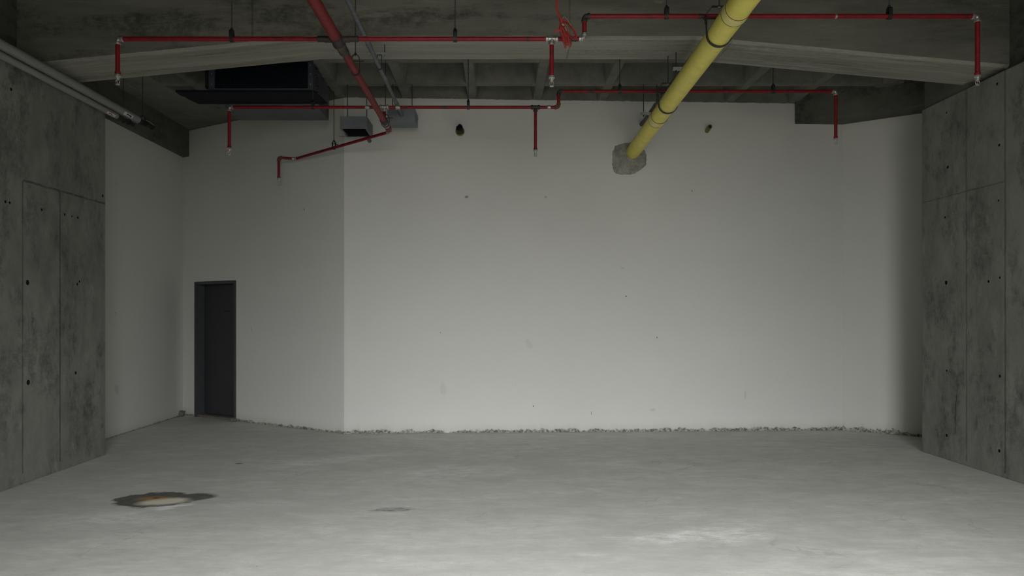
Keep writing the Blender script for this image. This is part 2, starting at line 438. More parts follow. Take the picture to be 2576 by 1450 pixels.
class MB:
    def __init__(self):
        self.bm = bmesh.new()

    def box(self, lo, hi, bevel=0.0):
        return self.hexa([(lo[0], lo[1]), (hi[0], lo[1]), (hi[0], hi[1]), (lo[0], hi[1])], lo[2], hi[2], bevel)

    def hexa(self, poly, z0, z1, bevel=0.0):
        """vertical prism on an XY polygon"""
        a = [self.bm.verts.new((p[0], p[1], z0)) for p in poly]
        b = [self.bm.verts.new((p[0], p[1], z1)) for p in poly]
        n = len(poly)
        fs = [self.bm.faces.new(a[::-1]), self.bm.faces.new(b)]
        for i in range(n):
            fs.append(self.bm.faces.new((a[i], a[(i + 1) % n], b[(i + 1) % n], b[i])))
        if bevel:
            es = list({e for f in fs for e in f.edges})
            bmesh.ops.bevel(self.bm, geom=es, offset=bevel, segments=2, profile=0.7, affect='EDGES')
        return fs

    def bar(self, p, q, w, t, up=(0, 0, 1)):
        """rectangular bar between two points, w along side, t along up"""
        p, q = V(p), V(q)
        d = (q - p).normalized()
        s = d.cross(V(up)).normalized()
        u = s.cross(d).normalized()
        vs = []
        for e in (p, q):
            vs.append([self.bm.verts.new(e + s * (w / 2 * i) + u * (t / 2 * j)) for i, j in ((-1, -1), (1, -1), (1, 1), (-1, 1))])
        a, b = vs
        self.bm.faces.new(a[::-1])
        self.bm.faces.new(b)
        for i in range(4):
            self.bm.faces.new((a[i], a[(i + 1) % 4], b[(i + 1) % 4], b[i]))

    def rings(self, rings, cap=(True, True), closed=False):
        vr = [[self.bm.verts.new(p) for p in r] for r in rings]
        n = len(vr[0])
        m = len(vr)
        for k in range(m if closed else m - 1):
            a, b = vr[k], vr[(k + 1) % m]
            for i in range(n):
                f = self.bm.faces.new((a[i], a[(i + 1) % n], b[(i + 1) % n], b[i]))
                f.smooth = True
        if not closed:
            if cap[0]:
                self.bm.faces.new(vr[0][::-1])
            if cap[1]:
                self.bm.faces.new(vr[-1])

    def sweep(self, pts, r, seg=16, cap=(True, True), closed=False):
        pts = [V(p) for p in pts]
        n = len(pts)
        rr = r if isinstance(r, (list, tuple)) else [r] * n
        out = []
        u = None
        for i, p in enumerate(pts):
            if closed:
                d = pts[(i + 1) % n] - pts[i - 1]
            else:
                d = pts[min(i + 1, n - 1)] - pts[max(i - 1, 0)]
            d.normalize()
            if u is None:
                u, w = frame_of(d)
            else:
                u = (u - d * u.dot(d)).normalized()
                w = d.cross(u)
            out.append([p + (u * math.cos(2 * PI * k / seg) + w * math.sin(2 * PI * k / seg)) * rr[i] for k in range(seg)])
        self.rings(out, cap, closed)

    def tube(self, p, q, r, seg=20, cap=(True, True)):
        self.sweep([p, q], r, seg, cap)

    def lathe(self, p, d, prof, seg=20, cap=(True, True)):
        """prof = [(distance along d, radius)]"""
        p, d = V(p), V(d).normalized()
        u, w = frame_of(d)
        rings = [[p + d * s + (u * math.cos(2 * PI * k / seg) + w * math.sin(2 * PI * k / seg)) * r for k in range(seg)] for s, r in prof]
        self.rings(rings, cap)

    def collar(self, p, d, half, r):
        b = min(half * 0.35, 0.006)
        self.lathe(V(p) - V(d).normalized() * half, d, [(0, r - b), (b, r), (2 * half - b, r), (2 * half, r - b)])

    def elbow(self, c, da, db, R, r):
        c, da, db = V(c), V(da).normalized(), V(db).normalized()
        a, b = c + da * R, c + db * R
        pts = []
        for k in range(9):
            t = k / 8
            pts.append(a * (1 - t) ** 2 + c * 2 * t * (1 - t) + b * t * t)
        self.sweep([a + da * 0.012] + pts + [b + db * 0.012], r)
        self.collar(a + da * 0.008, da, 0.011, r * 1.18)
        self.collar(b + db * 0.008, db, 0.011, r * 1.18)

    def tee(self, c, d, db, half, r):
        c, d, db = V(c), V(d).normalized(), V(db).normalized()
        self.tube(c - d * half, c + d * half, r)
        self.tube(c, c + db * half, r)
        for e in (d, -d, db):
            self.collar(c + e * half, e, 0.011, r * 1.18)

    def strap(self, pts, side, width, thick, closed=True):
        """flat band along pts (in a plane perpendicular to side)"""
        pts = [V(p) for p in pts]
        side = V(side).normalized()
        n = len(pts)
        rings = []
        for i, p in enumerate(pts):
            if closed:
                d = (pts[(i + 1) % n] - pts[i - 1]).normalized()
            else:
                d = (pts[min(i + 1, n - 1)] - pts[max(i - 1, 0)]).normalized()
            nn = d.cross(side).normalized()
            rings.append([p + side * (width / 2 * a) + nn * (thick / 2 * b) for a, b in ((-1, -1), (1, -1), (1, 1), (-1, 1))])
        vr = [[self.bm.verts.new(p) for p in r] for r in rings]
        for k in range(n if closed else n - 1):
            a, b = vr[k], vr[(k + 1) % n]
            for i in range(4):
                self.bm.faces.new((a[i], a[(i + 1) % 4], b[(i + 1) % 4], b[i]))
        if not closed:
            self.bm.faces.new(vr[0][::-1])
            self.bm.faces.new(vr[-1])

    def build(self, name, mat, parent=None, smooth=False, label=None):
        bmesh.ops.recalc_face_normals(self.bm, faces=self.bm.faces)
        me = bpy.data.meshes.new(name)
        self.bm.to_mesh(me)
        self.bm.free()
        me.set_sharp_from_angle(angle=math.radians(38))
        o = bpy.data.objects.new(name, me)
        COL.objects.link(o)
        if mat is not None:
            for x in (mat if isinstance(mat, (list, tuple)) else [mat]):
                me.materials.append(x)
        if parent is not None:
            o.parent = parent
            o.matrix_parent_inverse = Matrix.Translation(-parent.location) if parent.type == 'EMPTY' else Matrix()
        if label:
            o['label'] = label
        return o


def tag(o, label, cat, group=None):
    o['label'] = label
    o['category'] = cat
    if group:
        o['group'] = group
    return o


def thing(name, label, cat, loc, group=None):
    o = bpy.data.objects.new(name, None)
    o.empty_display_size = 0.1
    COL.objects.link(o)
    o.location = loc
    return tag(o, label, cat, group)


def struct(mb, name, mat, parent=None):
    o = mb.build(name, mat, parent)
    if parent is None:
        o['kind'] = 'structure'
    return o


def carve(o, cutter):
    """cut holes with a throw-away cutter mesh"""
    md = o.modifiers.new('cut', 'BOOLEAN')
    md.operation = 'DIFFERENCE'
    md.solver = 'EXACT'
    md.object = cutter
    md.material_mode = 'TRANSFER'
    bpy.context.view_layer.update()
    dg = bpy.context.evaluated_depsgraph_get()
    me = bpy.data.meshes.new_from_object(o.evaluated_get(dg))
    o.modifiers.clear()
    o.data = me
    for f in me.polygons:
        f.use_smooth = False
    cm = cutter.data
    bpy.data.objects.remove(cutter)
    bpy.data.meshes.remove(cm)


# ------------------------------------------------------------------ the room
A, B, Cc, D = V((-5.05, 11.90)), V((-2.07, 10.02)), V((4.83, 10.33)), V((7.2, 8.58))
TOP = 5.3


def wall_back_y(x):
    return B.y + (Cc.y - B.y) * (x - B.x) / (Cc.x - B.x)


mb = MB()
mb.box((-6.2, 3.0, -0.25), (7.8, 12.6, 0.0))
struct(mb, 'floor', M['floor'])

# left bare concrete wall with tie holes
mb = MB()
mb.box((-5.6, OPEN_Y, 0.0), (-4.5, 8.5, 4.12), 0.012)
wl = struct(mb, 'wall_left', M['conc_left'])
mb = MB()
for y, z, r in ((7.09, 1.92, 0.024), (7.10, 0.96, 0.024), (7.93, 1.94, 0.014), (7.97, 1.97, 0.012), (7.90, 0.99, 0.017), (7.31, 2.65, 0.014),
                (6.77, 2.645, 0.013), (6.83, 2.645, 0.012), (7.70, 2.655, 0.012), (7.83, 2.655, 0.010), (7.94, 2.655, 0.014), (8.44, 2.97, 0.016),
                (6.85, 3.70, 0.014)):
    mb.lathe((-4.56, y, z), (1, 0, 0), [(0, r * 0.8), (0.05, r * 1.05), (0.12, r * 1.25)], 14)
carve(wl, mb.build('cutter', M['hole']))

# right bare concrete wall with tie holes and a scratch
mb = MB()
mb.box((5.0, OPEN_Y, 0.0), (7.6, 8.7, 4.02), 0.012)
wr = struct(mb, 'wall_right', M['conc_right'])
mb = MB()
for y, z, r in ((8.23, 1.97, 0.022), (8.22, 0.99, 0.012), (8.22, 0.27, 0.017), (7.35, 1.98, 0.012), (7.35, 1.00, 0.014), (7.36, 0.255, 0.016),
                (8.25, 2.70, 0.012), (8.2, 3.25, 0.017), (7.37, 2.75, 0.010), (7.36, 3.30, 0.013), (7.39, 3.92, 0.013), (7.52, 1.95, 0.014), (8.22, 3.86, 0.010)):
    mb.lathe((5.06, y, z), (-1, 0, 0), [(0, r * 0.8), (0.05, r * 1.05), (0.12, r * 1.25)], 14)
mb.sweep([(5.0, 8.02, 0.86), (5.0, 8.06, 0.62), (5.0, 8.065, 0.42), (5.0, 8.07, 0.30)], [0.002, 0.004, 0.004, 0.002], 6)
carve(wr, mb.build('cutter', M['hole']))

# white wall at far left
mb = MB()
mb.hexa([(-5.3, 8.3), (-5.05, 8.3), (-5.05, 12.2), (-5.3, 12.2)], 0, TOP)
struct(mb, 'wall_left_rear', M['white_left'])

# white wall that holds the door
du = (B - A).normalized()
nu = V((-du.y, du.x))                 # away from the room
if nu.y < 0:
    nu = -nu
LW = (B - A).length
T0, T1 = 0.085 * LW, 0.368 * LW        # door opening along the wall
DH = 2.14


def along(t, e=0.0):
    return A + du * t + nu * e


mb = MB()
for t0, t1, z0, z1 in ((-0.3, T0, 0, TOP), (T1, LW + 0.12, 0, TOP), (T0, T1, DH, TOP)):
    e0 = 0.0
    p = [along(t0, 0), along(t1, 0), along(t1 if t1 < LW else LW - 0.02, 0.24), along(t0, 0.24)]
    if t1 > LW:
        p[1] = B
    mb.hexa(p, z0, z1)
struct(mb, 'wall_door', M['white_door'])

# main white wall and the angled one at its right
mb = MB()
mb.hexa([B, Cc, Cc + V((0.05, 0.25)), B + V((0.02, 0.25))], 0, TOP)
wb = struct(mb, 'wall_back', M['white_back'])
mb = MB()
nr = V((0.594, 0.804))
mb.hexa([Cc, D, D + nr * 0.25, Cc + nr * 0.25], 0, TOP)
struct(mb, 'wall_right_rear', M['white_right'])

# shopfront wall behind the camera with its wide opening
mb = MB()
for x0, x1, z0, z1 in ((-5.8, OPEN_X0, 0, TOP), (OPEN_X1, 7.7, 0, TOP), (OPEN_X0, OPEN_X1, OPEN_H, TOP)):
    mb.box((x0, OPEN_Y - 0.25, z0), (x1, OPEN_Y, z1))
struct(mb, 'wall_front', M['conc_side'])
mb = MB()
mb.box((-40, -60, -0.3), (40, OPEN_Y - 0.3, -0.02))
mb.box((-6.2, OPEN_Y - 0.3, -0.3), (7.8, 3.0, -0.004))  # unseen dark apron added to weaken light bounced off the near floor
struct(mb, 'ground', M['conc_side'])
# blockers added outside, out of view, to cut sidelong daylight on the walls
mb = MB()
mb.box((BLOCKER_X0 - 0.4, OPEN_Y - 0.3 - BLOCKER_L, -0.1), (BLOCKER_X0, OPEN_Y - 0.25, 5.5))
struct(mb, 'wall_outer_left', M['conc_side'])
mb = MB()
mb.box((BLOCKER_X1, OPEN_Y - 0.3 - BLOCKER_L, -0.1), (BLOCKER_X1 + 0.4, OPEN_Y - 0.25, 4.3))
struct(mb, 'wall_outer_right', M['conc_side'])

# rough mortar collar where the yellow pipe enters the wall
YZ, YX0, YX1 = 3.86, 1.769, 1.876      # yellow pipe: height, x near the camera, x at the wall


def px_on_back(px, py):
    x = 0.0
    for _ in range(6):
        y = wall_back_y(x)
        x = (px - 1250) / 1860 * y
    return x, 1.6 + (795 - py) / 1860 * wall_back_y(x)


ring = [px_on_back(*p) for p in ((1586, 358), (1568, 361), (1547, 368), (1541, 381), (1541, 398), (1540, 416), (1544, 432), (1552, 438), (1566, 440), (1583, 440),
                                  (1598, 437), (1612, 428), (1624, 417), (1627, 402), (1625, 388), (1619, 377), (1613, 366), (1600, 360))]
fine = []
for i in range(len(ring)):
    a, b = V(ring[i]), V(ring[(i + 1) % len(ring)])
    for k in range(4):
        p = a.lerp(b, k / 4)
        j = 0.007 if k else 0.003
        fine.append(p + V((random.uniform(-j, j), random.uniform(-j, j))))
cx = sum(p.x for p in fine) / len(fine)
cz = sum(p.y for p in fine) / len(fine)
mb = MB()
rows = []
for s, h in ((1.0, -0.03), (1.0, 0.006), (0.94, 0.014), (0.8, 0.016), (0.6, 0.012), (0.4, 0.014)):
    rows.append([V((cx + (p.x - cx) * s, wall_back_y(cx + (p.x - cx) * s) - h + (random.uniform(-0.004, 0.004) if h > 0.01 else 0), cz + (p.y - cz) * s)) for p in fine])
mb.rings(rows)
mp = mb.build('mortar_patch', M['mortar'], wb, label='rough grey mortar patch around the yellow pipe')

# ceiling: waffle slab in two bays
XR = [-0.336 + 0.89 * k for k in range(-6, 8)]


def waffle(mb, y0, y1, z0, z1, ys, w0=0.065, w1=0.11):
    mb.box((-5.8, y0, z1), (7.6, y1, z1 + 0.15))
    def rib(p0, p1, axis):
        zr = z0 + (0.004 if axis == 'x' else 0.0)
        prof = [(-w0 + 0.012, zr), (w0 - 0.012, zr), (w0, zr + 0.012), (w1, z1 + 0.002), (-w1, z1 + 0.002), (-w0, zr + 0.012)]
        vs = []
        for e in (p0, p1):
            vs.append([mb.bm.verts.new((e[0] + a, e[1], z) if axis == 'y' else (e[0], e[1] + a, z)) for a, z in prof])
        a, b = vs
        mb.bm.faces.new(a[::-1])
        mb.bm.faces.new(b)
        for i in range(6):
            mb.bm.faces.new((a[i], a[(i + 1) % 6], b[(i + 1) % 6], b[i]))
    for x in XR:
        rib((x, y0), (x, y1), 'y')
    for y in ys:
        rib((-5.6, y), (7.0, y), 'x')


mb = MB()
waffle(mb, 7.9, 12.4, 4.57, 4.93, [8.63, 9.52, 10.41, 11.30])
mb.hexa([(-4.95, 11.9), (-3.65, 11.25), (-3.65, 10.9), (-4.1, 10.5), (-4.3, 9.6), (-4.4, 8.0), (-4.95, 8.0)], 4.575, 4.94)
waffle(mb, OPEN_Y, 7.6, 4.775, 5.15, [7.3 - 0.89 * k for k in range(0, 9)])
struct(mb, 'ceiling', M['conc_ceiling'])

# haunched cross beam
mb = MB()
zm = 4.373
prof_front = [(-5.3, zm - 0.097 * 3.4), (-1.9, zm), (1.97, zm), (5.7, zm - 0.091 * 3.73)]
xs = []
for k in range(61):
    xs.append(-5.3 + 11.0 * k / 60)
xs = sorted(set(xs + [-1.9, 1.97]))


def zb(x):
    if x < -1.9:
        return zm + (x + 1.9) * 0.097
    if x > 1.97:
        return zm - (x - 1.97) * 0.091
    return zm


rings = []
for x in xs:
    z = zb(x)
    j = 0.006 * mnoise.noise(V((x * 1.7, 0, 0)))
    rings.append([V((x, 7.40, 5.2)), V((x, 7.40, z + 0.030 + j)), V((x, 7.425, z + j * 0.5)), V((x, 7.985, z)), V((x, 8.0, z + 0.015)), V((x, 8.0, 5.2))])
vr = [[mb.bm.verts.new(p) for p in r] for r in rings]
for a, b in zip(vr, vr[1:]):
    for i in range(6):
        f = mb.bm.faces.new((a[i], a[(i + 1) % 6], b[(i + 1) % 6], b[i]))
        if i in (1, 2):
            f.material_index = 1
mb.bm.faces.new(vr[0])
mb.bm.faces.new(vr[-1])
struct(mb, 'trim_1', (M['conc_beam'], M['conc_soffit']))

# side beams over the walls
mb = MB()
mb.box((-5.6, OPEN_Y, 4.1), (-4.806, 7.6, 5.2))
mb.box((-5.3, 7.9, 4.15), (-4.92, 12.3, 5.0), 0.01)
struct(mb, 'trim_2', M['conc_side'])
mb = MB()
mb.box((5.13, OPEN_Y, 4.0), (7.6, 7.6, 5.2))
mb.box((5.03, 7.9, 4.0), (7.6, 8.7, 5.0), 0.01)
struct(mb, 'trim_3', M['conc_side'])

# downstand beam across the right rear corner
mb = MB()
P1, P2 = V((4.13, 10.22)), V((5.45, 9.28))
pn = V((-(P2 - P1).y, (P2 - P1).x)).normalized()
mb.hexa([P1, P2 + (P2 - P1) * 0.4, P2 + (P2 - P1) * 0.4 + pn * 0.9, Cc + V((0.2, 0.15)), V((4.19, wall_back_y(4.19) + 0.12))], 4.275, 4.99, 0.008)
struct(mb, 'trim_4', M['conc_side'])

# ------------------------------------------------------------------ the door
mb = MB()
fw, fd = 0.045, 0.19


def jamb(mb, t0, t1, e0, e1, z0, z1):
    mb.hexa([along(t0, e0), along(t1, e0), along(t1, e1), along(t0, e1)], z0, z1)


mb = MB()
jamb(mb, T0 + 0.004, T0 + fw, -0.012, fd, 0.0, DH - 0.004)
jamb(mb, T1 - fw, T1 - 0.004, -0.012, fd, 0.0, DH - 0.004)
jamb(mb, T0 + fw, T1 - fw, -0.012, fd, DH - fw, DH - 0.004)
# door stop
jamb(mb, T0 + fw, T0 + fw + 0.012, 0.10, 0.135, 0.03, DH - fw)
jamb(mb, T1 - fw - 0.012, T1 - fw, 0.10, 0.135, 0.03, DH - fw)
fr = mb.build('door_1', M['frame'])
fr['kind'] = 'structure'
mb = MB()
jamb(mb, T0 + fw + 0.004, T1 - fw - 0.004, 0.14, 0.185, 0.045, DH - fw - 0.006)
leaf = mb.build('door_leaf', M['door'], fr)
mb = MB()
tm = T0 + (T1 - T0) * 0.60
jamb(mb, tm - 0.075, tm + 0.075, 0.1385, 0.141, 1.665, 1.678)
mb.build('door_slot', M['gap'], leaf)
mb = MB()
jamb(mb, T0 + 0.01, T1 - 0.01, 0.02, 0.20, 0.0, 0.035)
mb.build('threshold', M['rubble'], fr)
mb = MB()
jamb(mb, T0 - 0.1, T1 + 0.1, 0.25, 0.27, 0.0, DH + 0.1)
mb.build('door_backing', M['gap'], fr)

# ------------------------------------------------------------------ sprinkler pipework
R1 = 0.0185
X = V((1, 0, 0))
Y = V((0, 1, 0))
Z = V((0, 0, 1))
DN = -Z


def sprinkler(parent, p):
    """pendant head under the end of a drop"""
    mb = MB()
    mb.lathe(p, DN, [(0, 0.021), (0.006, 0.024), (0.018, 0.024), (0.022, 0.017), (0.032, 0.017), (0.034, 0.014), (0.044, 0.014), (0.047, 0.010)])
    hd = mb.build('sprinkler_head', M['bright'], parent)
    mb = MB()
    b = V(p) + DN * 0.045
    for s in (-1, 1):
        mb.sweep([b + X * 0.008 * s, b + X * 0.016 * s + DN * 0.012, b + X * 0.013 * s + DN * 0.026, b + X * 0.003 * s + DN * 0.036], 0.0032, 8)
    mb.tube(b, b + DN * 0.034, 0.0025, 8)
    mb.build('frame_arm', M['galv'], parent)
    mb = MB()
    mb.lathe(b + DN * 0.036, DN, [(0, 0.006), (0.002, 0.017), (0.004, 0.017)])
    mb.build('deflector', M['bright'], parent)


def drop(parent, top, bottom, r=0.0185, mat='red'):
    mb = MB()
    mb.tube(top, bottom, r)
    mb.collar(V(bottom) + Z * 0.008, Z, 0.012, r * 1.25)
    o = mb.build('drop_pipe', M[mat], parent)
    sprinkler(o, V(bottom) - Z * 0.004)
    return o


def branch(label, yb, xl, xt, xr_, x2, zl, zr, drops, main_x):
    t = thing('sprinkler_branch_pipe', label, 'sprinkler pipe', (xt, yb, zl), 'red sprinkler branch pipes')
    mb = MB()
    mb.tube((xl + 0.02, yb, zl), (xr_ - 0.03, yb, zl), R1)
    mb.build('pipe_run', M['red'], t)
    mb = MB()
    mb.tube((xr_ + 0.03, yb, zr), (x2 - 0.02, yb, zr), R1)
    mb.build('pipe_run', M['red'], t)
    mb = MB()
    mb.tube((xr_, yb, zl + 0.03), (xr_, yb, zr - 0.03), R1)
    mb.build('riser', M['red'], t)
    mb = MB()
    mb.elbow((xl, yb, zl), X, DN, 0.028, 0.0215)
    mb.build('elbow', M['galv'], t)
    mb = MB()
    mb.elbow((x2, yb, zr), -X, DN, 0.028, 0.0215)
    mb.build('elbow', M['galv'], t)
    mb = MB()
    mb.elbow((xr_, yb, zl), -X, Z, 0.028, 0.0215)
    mb.build('elbow', M['galv'] if yb < 7 else M['rusty'], t)
    mb = MB()
    mb.elbow((xr_, yb, zr), X, DN, 0.028, 0.0215)
    mb.build('elbow', M['sooty'], t)
    mb = MB()
    mb.tee((xt, yb, zl), X, DN, 0.040, 0.0225)
    mb.build('tee', M['galv'] if yb < 7 else M['sooty'], t)
    drop(t, (xl, yb, zl - 0.04), (xl, yb, drops[0]))
    drop(t, (xt, yb, zl - 0.04), (xt, yb, drops[1]), 0.0175)
    drop(t, (x2, yb, zr - 0.04), (x2, yb, drops[2]))
    return t


def zz(py, Yd):
    return 1.6 + (795 - py) / 1860 * Yd


Y1, Y2 = 6.0, 8.51
f1 = branch('red sprinkler branch pipe nearest the camera, crossing in front of the concrete beam', Y1, -3.077, 0.445, 0.71, 3.90,
            zz(98, Y1), zz(41, Y1), (zz(186, Y1), zz(190, Y1), zz(188, Y1)), -1.297)
f2 = branch('red sprinkler branch pipe farther back, under the coffered ceiling before the white wall', Y2, -3.08, 0.444, 0.71, 3.90,
            zz(270, Y2), zz(230, Y2), (zz(371, Y2), zz(376, Y2), zz(347, Y2)), -1.297)
# dark splices, unions and couplings on the two branches
for par, xs_, yb, z, mat, half, r in ((f1, 0.62, Y1, zz(98, Y1), 'sooty', 0.035, 0.021), (f1, 1.65, Y1, zz(41, Y1), 'sooty', 0.02, 0.0195),
                                      (f1, -1.42, Y1, zz(98, Y1), 'sooty', 0.04, 0.024), (f1, -1.17, Y1, zz(98, Y1), 'sooty', 0.05, 0.024),
                                      (f1, 0.25, Y1, zz(98, Y1), 'sooty', 0.012, 0.0192), (f1, 2.75, Y1, zz(41, Y1), 'galv', 0.012, 0.0192),
                                      (f2, -1.49, Y2, zz(270, Y2), 'galv', 0.028, 0.025), (f2, -1.14, Y2, zz(270, Y2), 'galv', 0.028, 0.0245),
                                      (f2, 0.60, Y2, zz(270, Y2), 'galv', 0.022, 0.0235), (f2, -1.04, Y2, zz(270, Y2), 'sooty', 0.012, 0.0192),
                                      (f2, -0.60, Y2, zz(270, Y2), 'sooty', 0.03, 0.0192), (f2, 1.09, Y2, zz(230, Y2), 'sooty', 0.03, 0.0192)):
    mb = MB()
    mb.collar((xs_, yb, z), X, half, r)
    mb.build('coupling', M[mat], par)

# main pipe with the thin run that turns off at its far end
MZ = zz(98, Y1) - 0.008
MX = -1.297
mt = thing('sprinkler_main_pipe', 'thick red sprinkler main pipe running away from the camera, its thin end slanting left', 'sprinkler pipe', (MX, Y1, MZ))
mb = MB()
mb.tube((MX, OPEN_Y + 0.02, MZ), (MX, Y1 - 0.02, MZ), 0.045, 24)
mb.build('main_pipe', M['red_big'], mt)
mb = MB()
mb.tube((MX, Y1, MZ), (MX, 8.46, MZ), 0.033, 24)
mb.build('main_pipe', M['red_big'], mt)
mb = MB()
mb.lathe((MX, Y1 - 0.09, MZ), Y, [(0, 0.046), (0.01, 0.053), (0.05, 0.053), (0.055, 0.049), (0.13, 0.049), (0.14, 0.053), (0.18, 0.053), (0.19, 0.047), (0.30, 0.041), (0.32, 0.042), (0.37, 0.042), (0.38, 0.036)], 24)
mb.tube((MX - 0.10, Y1, MZ + 0.004), (MX + 0.10, Y1, MZ + 0.004), 0.026)
mb.build('reducing_tee', M['sooty'], mt)
mb = MB()
mb.tube((MX, Y1 + 0.06, MZ), (MX, Y1 + 0.09, MZ), 0.0535)
mb.build('clamp_band', M['rusty'], mt)
mb = MB()
mb.tube((MX, Y2, MZ), (MX, Y2, zz(270, Y2) - 0.03), 0.021)
mb.build('riser', M['red'], mt)
mb = MB()
mb.tee((MX, Y2, zz(270, Y2)), X, DN, 0.042, 0.026)
mb.build('tee', M['galv'], mt)
END = V((MX, 8.98, MZ - 0.003))
mb = MB()
mb.lathe((MX, 8.43, MZ), Y, [(0, 0.034), (0.008, 0.042), (0.125, 0.042), (0.135, 0.033)])
mb.build('coupling', M['sooty'], mt)
mb = MB()
mb.lathe((MX, 8.565, MZ), Y, [(0, 0.030), (0.01, 0.041), (0.12, 0.041), (0.14, 0.032)])
mb.build('coupling', M['galv'], mt)
mb = MB()
mb.lathe((MX, 8.70, MZ), Y, [(0, 0.030), (0.012, 0.039), (0.13, 0.037), (0.17, 0.024), (0.25, 0.022)])
mb.build('coupling', M['red_big'], mt)
DA = V((-2.83, 10.36, 3.80))
DB = V((-3.03, 10.27, 3.80))
dd = (DA - END).normalized()
mb = MB()
mb.elbow(END, -Y, dd, 0.03, 0.024)
mb.build('elbow', M['galv'], mt)
mb = MB()
mb.tube(END + dd * 0.02, DA, 0.0185)
mb.build('thin_run', M['red'], mt)
mb = MB()
mb.elbow(DA, -dd, DB - DA, 0.026, 0.0215)
mb.build('elbow', M['galv'], mt)
mb = MB()
mb.tube(DA, DB, 0.0185)
mb.build('thin_run', M['red'], mt)
mb = MB()
mb.elbow(DB, DA - DB, DN, 0.028, 0.0225)
mb.build('elbow', M['rusty'], mt)
drop(mt, DB + DN * 0.04, V((DB.x, DB.y, zz(447, DB.y))), 0.0175)

# ------------------------------------------------------------------ pipe hangers


def loop_pts(c, a, r, top):
    """teardrop around a pipe at c, a = horizontal direction, closes at height top"""
    c, a = V(c), V(a)
    pts = []
    for k in range(0, 13):
        th = PI + PI * k / 12
        pts.append(c + a * (r * math.cos(th)) + Z * (r * math.sin(th)))
    for h, f in ((top * 0.6, 1.0), (top * 0.9, 0.75), (top, 0.35)):
        pts.append(c + a * (r * f) + Z * h)
    for h, f in ((top, -0.35), (top * 0.9, -0.75), (top * 0.6, -1.0)):
        pts.append(c + a * (r * f) + Z * h)
    return pts


def hanger(label, c, a, side, r, top, ceil, width=0.03, group='hangers on the branch pipes', bolt=False, th=0.005, name='pipe_hanger', dx=0.0):
    c = V(c)
    t = thing(name, label, 'pipe hanger', c + Z * top, group)
    mb = MB()
    mb.strap(loop_pts(c, a, r + th, top), side, width, th)
    mb.build('strap', M['black'], t)
    mb = MB()
    if dx:
        mb.bar(c + X * (-r), c + X * (dx - 0.012), 0.02, 0.006)
        mb.tube(c + X * dx - Z * 0.012, (c.x + dx, c.y, ceil), 0.0048, 8)
    else:
        mb.tube(c + Z * (top - 0.012), (c.x, c.y, ceil), 0.0048, 8)
    mb.build('rod', M['rod'], t)
    mb = MB()
    mb.lathe((c + X * dx + Z * 0.005) if dx else (c + Z * (top + 0.003)), Z, [(0, 0.011), (0.012, 0.011)], 6)
    mb.build('nut', M['black'], t)
    if bolt:
        mb = MB()
        aa = V(a)
        zb_ = c + Z * (top * 0.62)
        mb.tube(zb_ - aa * (r + 0.02), zb_ + aa * (r + 0.045), 0.004, 8)
        mb.build('bolt', M['black'], t)
    return t


for px, pos in ((583, 'left of the red main pipe'), (1145, 'left of the hanging red cords')):
    hanger('black strap hanger on the front red branch pipe, ' + pos, ((px - 1250) / 1860 * Y1, Y1, zz(98, Y1)), Y, X, R1, 0.072, 4.79)
for px, pos in ((1677, 'left of the yellow pipe'), (2237, 'right of the yellow pipe')):
    hanger('short black strap hanger on the front red branch pipe, ' + pos, ((px - 1250) / 1860 * Y1, Y1, zz(41, Y1)), Y, X, R1, 0.072, 4.79)
for px, pos, yy in ((787, 'before the dark air handling unit', 270), (1178, 'right of the grey boxes', 270),
                    (1559, 'left of the yellow pipe', 230), (1945, 'right of the yellow pipe', 230)):
    hanger('long-rodded black hanger on the rear red branch pipe, ' + pos, ((px - 1250) / 1860 * Y2, Y2, zz(yy, Y2)), Y, X, R1, 0.075, 4.6)
hanger('black ring hanger with side bolt around the red main pipe below the beam', (MX, 6.78, MZ), X, Y, 0.034, 0.155, 4.80, 0.022, 'hangers on the red main pipe', True)
hanger('black hanger on a long rod at the coupled far end of the red main pipe', (MX, 8.60, MZ), X, Y, 0.042, 0.10, 4.6, 0.022, 'hangers on the red main pipe', True)
q = END.lerp(DA, 0.555)
hanger('black ring hanger on a long rod holding the thin slanting red pipe', q, V((dd.y, -dd.x, 0)), dd, 0.019, 0.085, 4.6, 0.02, 'hangers on the red main pipe', True)

# ------------------------------------------------------------------ yellow pipe
yt = thing('yellow_pipe', 'thick yellow pipe running from the ceiling edge down into the white back wall', 'pipe', (YX1, 10.15, YZ))
RY = 0.094


def yx(y):
    return YX0 + (YX1 - YX0) * (y - 5.29) / (10.2 - 5.29)


def yp(y):
    return V((yx(y), y, YZ))


mb = MB()
mb.tube(yp(OPEN_Y + 0.02), yp(10.2), RY, 40)
mb.build('pipe', M['yellow'], yt)
yd = (yp(9) - yp(5)).normalized()
mb = MB()
mb.lathe(yp(5.42), yd, [(0, RY + 0.0055), (0.10, RY + 0.0055), (0.115, RY + 0.001)], 40, (False, False))
mb.build('coupling', M['yellow_band'], yt, label='paler yellow coupling near the camera')
mb = MB()
mb.lathe(yp(8.33), yd, [(0, RY + 0.006), (0.17, RY + 0.006), (0.185, RY + 0.001)], 40, (False, False))
mb.build('coupling', M['yellow_band'], yt, label='yellow coupling near the wall')
for y in (5.418, 5.535, 8.328, 8.515):
    mb = MB()
    mb.lathe(yp(y), yd, [(0, RY + 0.0005), (0.0, RY + 0.0035), (0.004, RY + 0.0035), (0.004, RY + 0.0005)], 40, (False, False))
    mb.build('seam', M['seam'], yt)
mb = MB()
mb.strap([yp(8.475) + DN * (RY + 0.0062) + X * (0.02 * s) + Z * 0.0001 * abs(s) for s in (-1, 0, 1)], yd, 0.006, 0.001, False)
mb.build('scratch', M['rusty'], yt)


